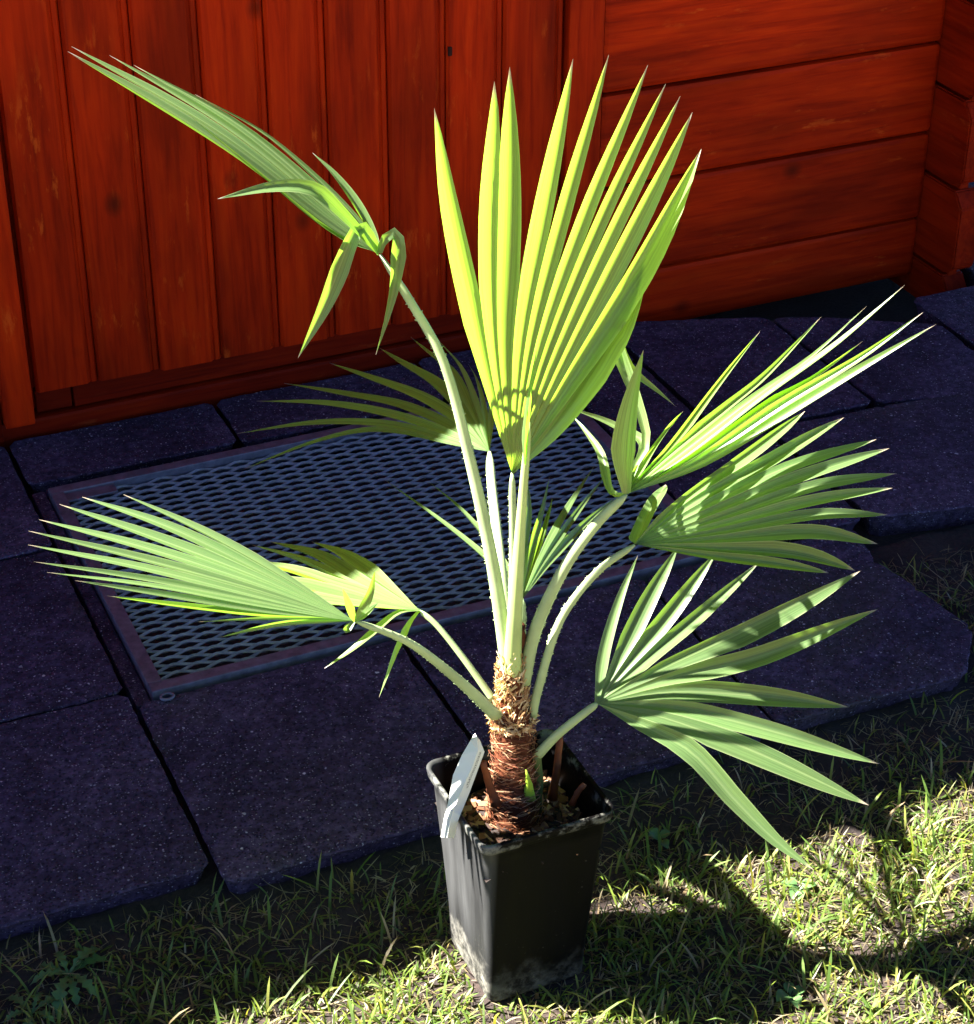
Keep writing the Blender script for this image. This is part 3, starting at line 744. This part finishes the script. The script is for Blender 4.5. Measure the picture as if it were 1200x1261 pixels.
# --- F4: shaded leaf behind on the left
f, fl = stalk([(631, 850, .0), (627, 790, .01), (616, 690, .05), (606, 600, .13), (603, 556, .17)], 17, 11)
fan(f, fl, (603, 556, .17), [
    ([(560, 548), (470, 531), (390, 545), (300, 578)], 0.47, {'w': 15}),
    ([(560, 545), (480, 525), (390, 522), (292, 534)], 0.50, {'w': 15}),
    ([(560, 538), (480, 512), (400, 498), (316, 494)], 0.54, {'w': 16}),
    ([(562, 530), (500, 502), (430, 487), (350, 472)], 0.57, {'w': 17}),
    ([(568, 522), (520, 492), (460, 468), (406, 447)], 0.59, {'w': 20}),
    ([(575, 512), (540, 475), (500, 450), (467, 428)], 0.61, {'w': 22}),
    ([(582, 505), (560, 460), (530, 435), (506, 415)], 0.62, {'w': 20}),
    ([(588, 500), (570, 455), (550, 430), (533, 412)], 0.61, {'w': 26}),
    ([(597, 505), (588, 470), (577, 448)], 0.59, {'w': 24}),
    ([(606, 510), (605, 480), (602, 455)], 0.59, {'w': 24}),
], .42, 'leaf', .5, power=2.0)
# --- F5: small leaf behind the stalks
f, fl = stalk([(638, 815, .012), (642, 775, .02), (643, 738, .03)], 14, 9)
fan(f, fl, (643, 739, .03), [
    ([(598, 688), (540, 640), (474, 591)], 0.260, {'w': 12, 'free': True, 'split': .3}),
    ([(610, 680), (570, 630), (528, 593)], 0.280, {'w': 12, 'free': True, 'split': .3}),
    ([(642, 690), (650, 620), (640, 560)], 0.300, {'w': 16, 'split': .5}),
    ([(654, 680), (668, 630), (677, 587)], 0.310, {'w': 20, 'split': .5}),
    ([(662, 680), (672, 645), (681, 612)], 0.300, {'w': 20, 'split': .62}),
    ([(668, 682), (702, 622), (732, 574)], 0.330, {'w': 20, 'split': .48}),
    ([(672, 688), (712, 630), (747, 584)], 0.330, {'w': 20, 'split': .48}),
    ([(678, 692), (722, 645), (762, 610)], 0.310, {'w': 20, 'split': .48}),
], .5, 'leaf', .6)
# --- F6: upper right leaf
f, fl = stalk([(644, 842, -.004), (660, 775, .0), (695, 700, .005), (735, 645, .012), (772, 609, .015)], 19, 12)
fan(f, fl, (772, 608, .015), [
    ([(768, 560), (776, 500), (793, 430)], 0.015, {'free': True, 'w': 30, 'split': .35, 'mat': 'leaf_pale'}),
    ([(790, 575), (815, 540), (842, 506)], 0.085, {'w': 26, 'split': .75, 'power': 3}),
    ([(822, 555), (880, 478), (937, 407)], 0.135, {'w': 22, 'split': .42}),
    ([(830, 556), (900, 500), (945, 462), (1012, 390)], 0.135, {'w': 30, 'split': .45}),
    ([(838, 560), (930, 490), (1000, 440), (1068, 377)], 0.115, {'w': 30, 'split': .62}),
    ([(845, 562), (940, 490), (1030, 425), (1115, 351)], 0.085, {'w': 30, 'split': .62}),
    ([(850, 566), (940, 502), (1000, 468), (1063, 420)], 0.065, {'w': 30, 'split': .58}),
    ([(858, 568), (960, 500), (1060, 440), (1138, 384)], 0.045, {'w': 30, 'split': .66}),
    ([(866, 572), (970, 508), (1070, 448), (1154, 399)], 0.035, {'w': 30, 'split': .62}),
    ([(782, 575), (797, 543), (782, 486), (764, 440), (755, 411), (775, 452), (811, 482), (832, 500)], 0.095, {'free': True, 'w': 17, 'split': .6, 'bow': .03}),
    ([(776, 590), (793, 547), (763, 527), (735, 514), (699, 502)], 0.085, {'free': True, 'w': 12, 'split': .5, 'bow': .03}),
    ([(760, 610), (750, 600), (741, 561), (726, 537), (704, 510)], 0.115, {'free': True, 'w': 12, 'split': .4}),
], .5, 'leaf_pale', .65, pleat=0.2)
# --- F7: right middle leaf
f, fl = stalk([(655, 885, .0), (664, 845, .0), (690, 765, .008), (735, 705, .015), (782, 671, .02)], 12, 9)
fan(f, fl, (782, 670, .02), [
    ([(800, 630), (820, 597)], 0.095, {'w': 26, 'split': .7}),
    ([(850, 610), (920, 560), (992, 506)], 0.125, {'w': 38}),
    ([(860, 616), (950, 570), (1040, 514)], 0.119, {'w': 38}),
    ([(870, 622), (970, 575), (1080, 541)], 0.107, {'w': 38}),
    ([(875, 630), (980, 590), (1096, 552)], 0.095, {'w': 38}),
    ([(880, 640), (1000, 600), (1105, 583)], 0.080, {'w': 38}),
    ([(880, 648), (1000, 618), (1100, 601)], 0.065, {'w': 38}),
    ([(880, 656), (1000, 634), (1094, 634)], 0.050, {'w': 38}),
    ([(880, 664), (1000, 655), (1082, 670)], 0.035, {'w': 38}),
    ([(880, 676), (980, 684), (1054, 703)], 0.017, {'w': 38}),
    ([(870, 684), (960, 696), (1022, 706)], 0.005, {'w': 38}),
], .60, 'leaf', .5, power=3.0, pleat=0.2)
# --- F9: lower right leaf
f, fl = stalk([(662, 930, .0), (690, 902, .0), (736, 866, .005)], 15, 10, 'stalk', False)
fan(f, fl, (735, 866, .005), [
    ([(745, 800), (764, 736), (786, 684)], 0.100, {'w': 15, 'split': .3, 'free': True}),
    ([(768, 800), (800, 735), (836, 672)], 0.115, {'w': 22, 'split': .52}),
    ([(785, 805), (830, 750), (884, 678)], 0.115, {'w': 24, 'split': .52}),
    ([(800, 810), (860, 760), (936, 692)], 0.110, {'w': 24, 'split': .52}),
    ([(820, 822), (930, 770), (1060, 703)], 0.090, {'w': 30, 'split': .56}),
    ([(830, 835), (940, 808), (1082, 750)], 0.067, {'w': 26, 'split': .52}),
    ([(830, 852), (940, 858), (1046, 871)], 0.030, {'w': 27, 'split': .52}),
    ([(830, 872), (950, 900), (1084, 941)], -0.010, {'w': 27, 'split': .52}),
    ([(825, 886), (940, 930), (1071, 992)], -0.050, {'w': 28, 'split': .52}),
    ([(780, 888), (850, 925), (905, 985), (955, 1035), (1003, 1072)], -0.080, {'w': 25, 'split': .4}),
], .44, 'leaf', .45, power=2.3, pleat=0.2)
# --- F10: lower left leaf in front
f, fl = stalk([(612, 882, -.012), (565, 838, -.03), (505, 792, -.05), (438, 765, -.06)], 20, 9)
fan(f, fl, (437, 765, -.06), [
    ([(340, 705), (250, 655), (152, 609)], .02, {'w': 25}),
    ([(330, 708), (210, 650), (101, 612)], .01, {'w': 25}),
    ([(325, 714), (200, 666), (73, 621)], -.01, {'w': 25}),
    ([(320, 720), (180, 675), (48, 640)], -.03, {'w': 25}),
    ([(318, 727), (180, 690), (35, 654)], -.05, {'w': 25}),
    ([(315, 734), (180, 700), (34, 671)], -.07, {'w': 25}),
    ([(315, 740), (180, 715), (42, 692)], -.085, {'w': 25}),
    ([(315, 745), (190, 722), (58, 705)], -.10, {'w': 25}),
    ([(320, 752), (200, 733), (92, 715)], -.11, {'w': 25}),
    ([(325, 760), (220, 748), (132, 734)], -.115, {'w': 25}),
    ([(400, 762), (330, 762), (245, 766)], -.11, {'w': 12, 'split': .5}),
    ([(400, 766), (345, 770), (270, 785)], -.10, {'w': 16, 'split': .5}),
    ([(428, 745), (422, 725)], -.07, {'free': True, 'w': 15, 'split': .3, 'mat': 'leaf_pale'}),
    ([(447, 750), (456, 730), (462, 702)], -.06, {'free': True, 'w': 12, 'split': .3, 'mat': 'leaf_pale'}),
    ([(450, 756), (466, 742)], -.06, {'free': True, 'w': 9, 'split': .3}),
    ([(432, 770), (426, 776), (430, 768)], -.07, {'free': True, 'w': 10, 'split': .5}),
], .55, 'leaf', .5, power=1.9, pleat=0.2)
# --- F11: second leaf on the left
f, fl = stalk([(608, 862, .01), (572, 812, .02), (540, 772, .03), (517, 752, .035)], 10, 7, 'stalk', False)
fan(f, fl, (517, 752, .035), [
    ([(450, 705), (420, 684), (384, 667)], 0.270, {'w': 34, 'split': .62}),
    ([(430, 712), (385, 686), (332, 667)], 0.260, {'w': 34, 'split': .62}),
    ([(425, 718), (370, 692), (310, 671)], 0.230, {'w': 34, 'split': .62}),
    ([(420, 726), (350, 703), (290, 690)], 0.130, {'w': 34, 'split': .62}),
    ([(420, 736), (350, 720), (290, 712)], 0.060, {'w': 34, 'split': .62}),
    ([(430, 746), (370, 742), (310, 742)], 0.020, {'w': 34, 'split': .62}),
    ([(490, 756), (460, 780), (432, 802), (400, 823)], 0.000, {'free': True, 'w': 15, 'split': .5}),
    ([(505, 768), (494, 790), (486, 808), (467, 859)], 0.010, {'free': True, 'w': 14, 'split': .35, 'power': .9}),
], .6, 'leaf_pale', .5)

# ------------------------------------------------------------------ plant label, folded over the rim
rowsL = [((543, 1031), (551, 1032), (560, 1032), -.058), ((547, 1008), (555, 1010), (564, 1012), -.058), ((550, 996), (558, 999), (567, 1004), -.056), ((553, 984), (562, 990), (570, 997), -.050),
         ((558, 955), (572, 966), (579, 975), -.044), ((569, 930), (582, 944), (590, 945), -.040), ((579, 913), (589, 924), (597, 926), -.037), ((585, 903), (588, 908), (591, 911), -.036)]
V, Fc, UV = [], [], []
for th in (0.0, 0.0007):
    for r_, (a, b, c, d) in enumerate(rowsL):
        for q_, (p, dd) in enumerate(((a, 0.009), (b, -.004), (c, 0.002))): V.append(P(p[0], p[1], d+dd+th)); UV.append((q_/2, r_/7))
nr = len(rowsL)
for r_ in range(nr-1):
    for q_ in range(2):
        a = r_*3+q_; Fc.append((a, a+1, a+4, a+3)); a += nr*3; Fc.append((a, a+3, a+4, a+1))
    for q_ in (0, 2): a = r_*3+q_; Fc.append((a, a+3, a+3+nr*3, a+nr*3))
lp = [V[0]]
lb = mesh_obj('plant_label', [v-lp[0] for v in V], Fc, M['label'], None, lp[0], False, UV)
tag(lb, 'bent white plastic plant label hooked over the rim of the pot', 'plant label')

# ------------------------------------------------------------------ lawn
V, Fc, VC = [], [], []
def blade(x, y, z, L, W, az, lean, curl, col, ns=3):
    b0 = len(V); d = Vector((math.cos(az), math.sin(az), 0)); s = Vector((-d.y, d.x, 0)); p = Vector((x, y, z)); a = lean
    for i in range(ns):
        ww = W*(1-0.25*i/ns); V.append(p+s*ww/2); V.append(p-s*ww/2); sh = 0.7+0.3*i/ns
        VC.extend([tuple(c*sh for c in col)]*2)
        p = p+(d*math.sin(a)+Vector((0, 0, math.cos(a))))*(L/ns); a += curl/ns
        if p.z < z+0.003: p.z = z+0.003
    V.append(p); VC.append(col)
    for i in range(ns-1): q = b0+2*i; Fc.append((q, q+1, q+3, q+2))
    q = b0+2*(ns-1); Fc.append((q, q+1, q+2))
greens = [(.12, .19, .028), (.085, .15, .028), (.16, .22, .034), (.13, .20, .05), (.23, .25, .055)]
straw = [(.30, .24, .13), (.38, .32, .20), (.22, .16, .09), (.42, .38, .27)]
def front_edge(x): return 1.722 if x < .443 else (1.690 if x < 1.44 else 1.69+min(1.0, (x-1.44)*1.3) if x < 1.5 else 1.98)
def dens(x, y):
    n = noise.noise((x*6, y*6, 7.7))*.5+.5; d = 0.35+0.9*n
    e = front_edge(x)-y
    d *= min(1.0, 0.16+e/0.16)
    if y < 1.56: d *= 1.5
    if x > 1.0 and y > 1.5: d *= .55
    if x > .76 and .9 > x and y > 1.5: d *= .35
    return d
cnt = 0
while cnt < 32000:
    x = rnd.uniform(-.15, 2.0); y = rnd.uniform(1.02, 2.0)
    if y > front_edge(x)-.004: continue
    if abs(x-PC.x) < .058 and abs(y-PC.y) < .058: continue
    if rnd.random() > dens(x, y)/1.5: continue
    big = rnd.random() < .14
    L = rnd.uniform(.03, .062) if big else rnd.triangular(.010, .038, .020)
    az = rnd.uniform(0, 6.283); lean = abs(rnd.gauss(.55, .45)); curl = rnd.uniform(.2, 1.5)
    c = rnd.choice(greens) if rnd.random() < .86 else rnd.choice(straw)
    kk = rnd.uniform(.75, 1.25); c = tuple(v*kk for v in c)
    z = ground_h(x, y)
    if abs(x-PC.x) < .085 and abs(y-PC.y) < .085: L *= .6
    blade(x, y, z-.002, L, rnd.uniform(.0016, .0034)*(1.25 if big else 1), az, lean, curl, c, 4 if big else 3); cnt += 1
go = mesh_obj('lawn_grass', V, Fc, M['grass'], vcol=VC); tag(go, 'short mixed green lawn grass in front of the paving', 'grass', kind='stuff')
V, Fc, VC = [], [], []
cnt = 0
while cnt < 15000:
    x = rnd.uniform(-.15, 2.0); y = rnd.uniform(1.02, 2.02)
    if y > front_edge(x)-.002: continue
    if abs(x-PC.x) < .058 and abs(y-PC.y) < .058: continue
    L = rnd.triangular(.006, .05, .014); c = rnd.choice(straw); kk = rnd.uniform(.35, 1.05); c = tuple(v*kk for v in c)
    z = ground_h(x, y)
    blade(x, y, z+rnd.uniform(0, .004), L, rnd.uniform(.0007, .0017), rnd.uniform(0, 6.283), rnd.gauss(1.5, .18), rnd.gauss(0, .6), c, 3); cnt += 1
to = mesh_obj('dry_thatch', V, Fc, M['grass'], vcol=VC); tag(to, 'dry straw-coloured grass litter lying on the bare soil', 'thatch', kind='stuff')

# broad-leaved weeds
M['weed'] = simple('weed_leaf', (0.06, 0.13, 0.04), 0.5, 0.4, 60, 0.35, 0.0006)
def weed(px, py, n, L, label, lobed=True, seed=1):
    b = G(px, py, 0); b.z = ground_h(b.x, b.y); w_ = empty('weed', b); tag(w_, label, 'weed'); rr = random.Random(seed)
    for i in range(n):
        az = 6.283*i/n+rr.uniform(-.3, .3); l = L*rr.uniform(.7, 1.15); V, Fc = [], []; NS = 11
        d = Vector((math.cos(az), math.sin(az), 0)); s = Vector((-d.y, d.x, 0)); up0 = rr.uniform(.25, .6)
        for j in range(NS+1):
            t = j/NS; wv = l*(.16 if lobed else .34)*math.sin(math.pi*min(1, t*.98+.02))**.8*(.35+.65*t if lobed else 1)
            if lobed: wv *= (1.35 if j % 2 else .55)
            if t < .25 and not lobed: wv *= .25+t
            if j == NS: wv = .0003
            c = d*(l*t*math.cos(up0))+Vector((0, 0, l*(up0*t-.75*t*t)+.004+.012*t))
            V += [c+s*wv+Vector((0, 0, wv*.35)), c, c-s*wv+Vector((0, 0, wv*.35))]
        for j in range(NS):
            q = 3*j; Fc += [(q, q+1, q+4, q+3), (q+1, q+2, q+5, q+4)]
        mesh_obj('leaf', V, Fc, M['weed'], w_, None, True)
weed(85, 1205, 8, .055, 'large lobed green dandelion rosette in the shaded grass near the paving', True, 2)
weed(40, 1250, 6, .045, 'smaller lobed dandelion beside the larger dandelion rosette', True, 6)
weed(985, 1092, 3, .024, 'small round-leaved weed under the tip of the drooping palm leaflet', False, 3)
weed(975, 1220, 4, .024, 'round pale-leaved weed in the sunlit grass right of the pot', False, 4)
weed(812, 1030, 4, .018, 'tiny round-leaved weed on shaded soil behind the pot rim', False, 5)
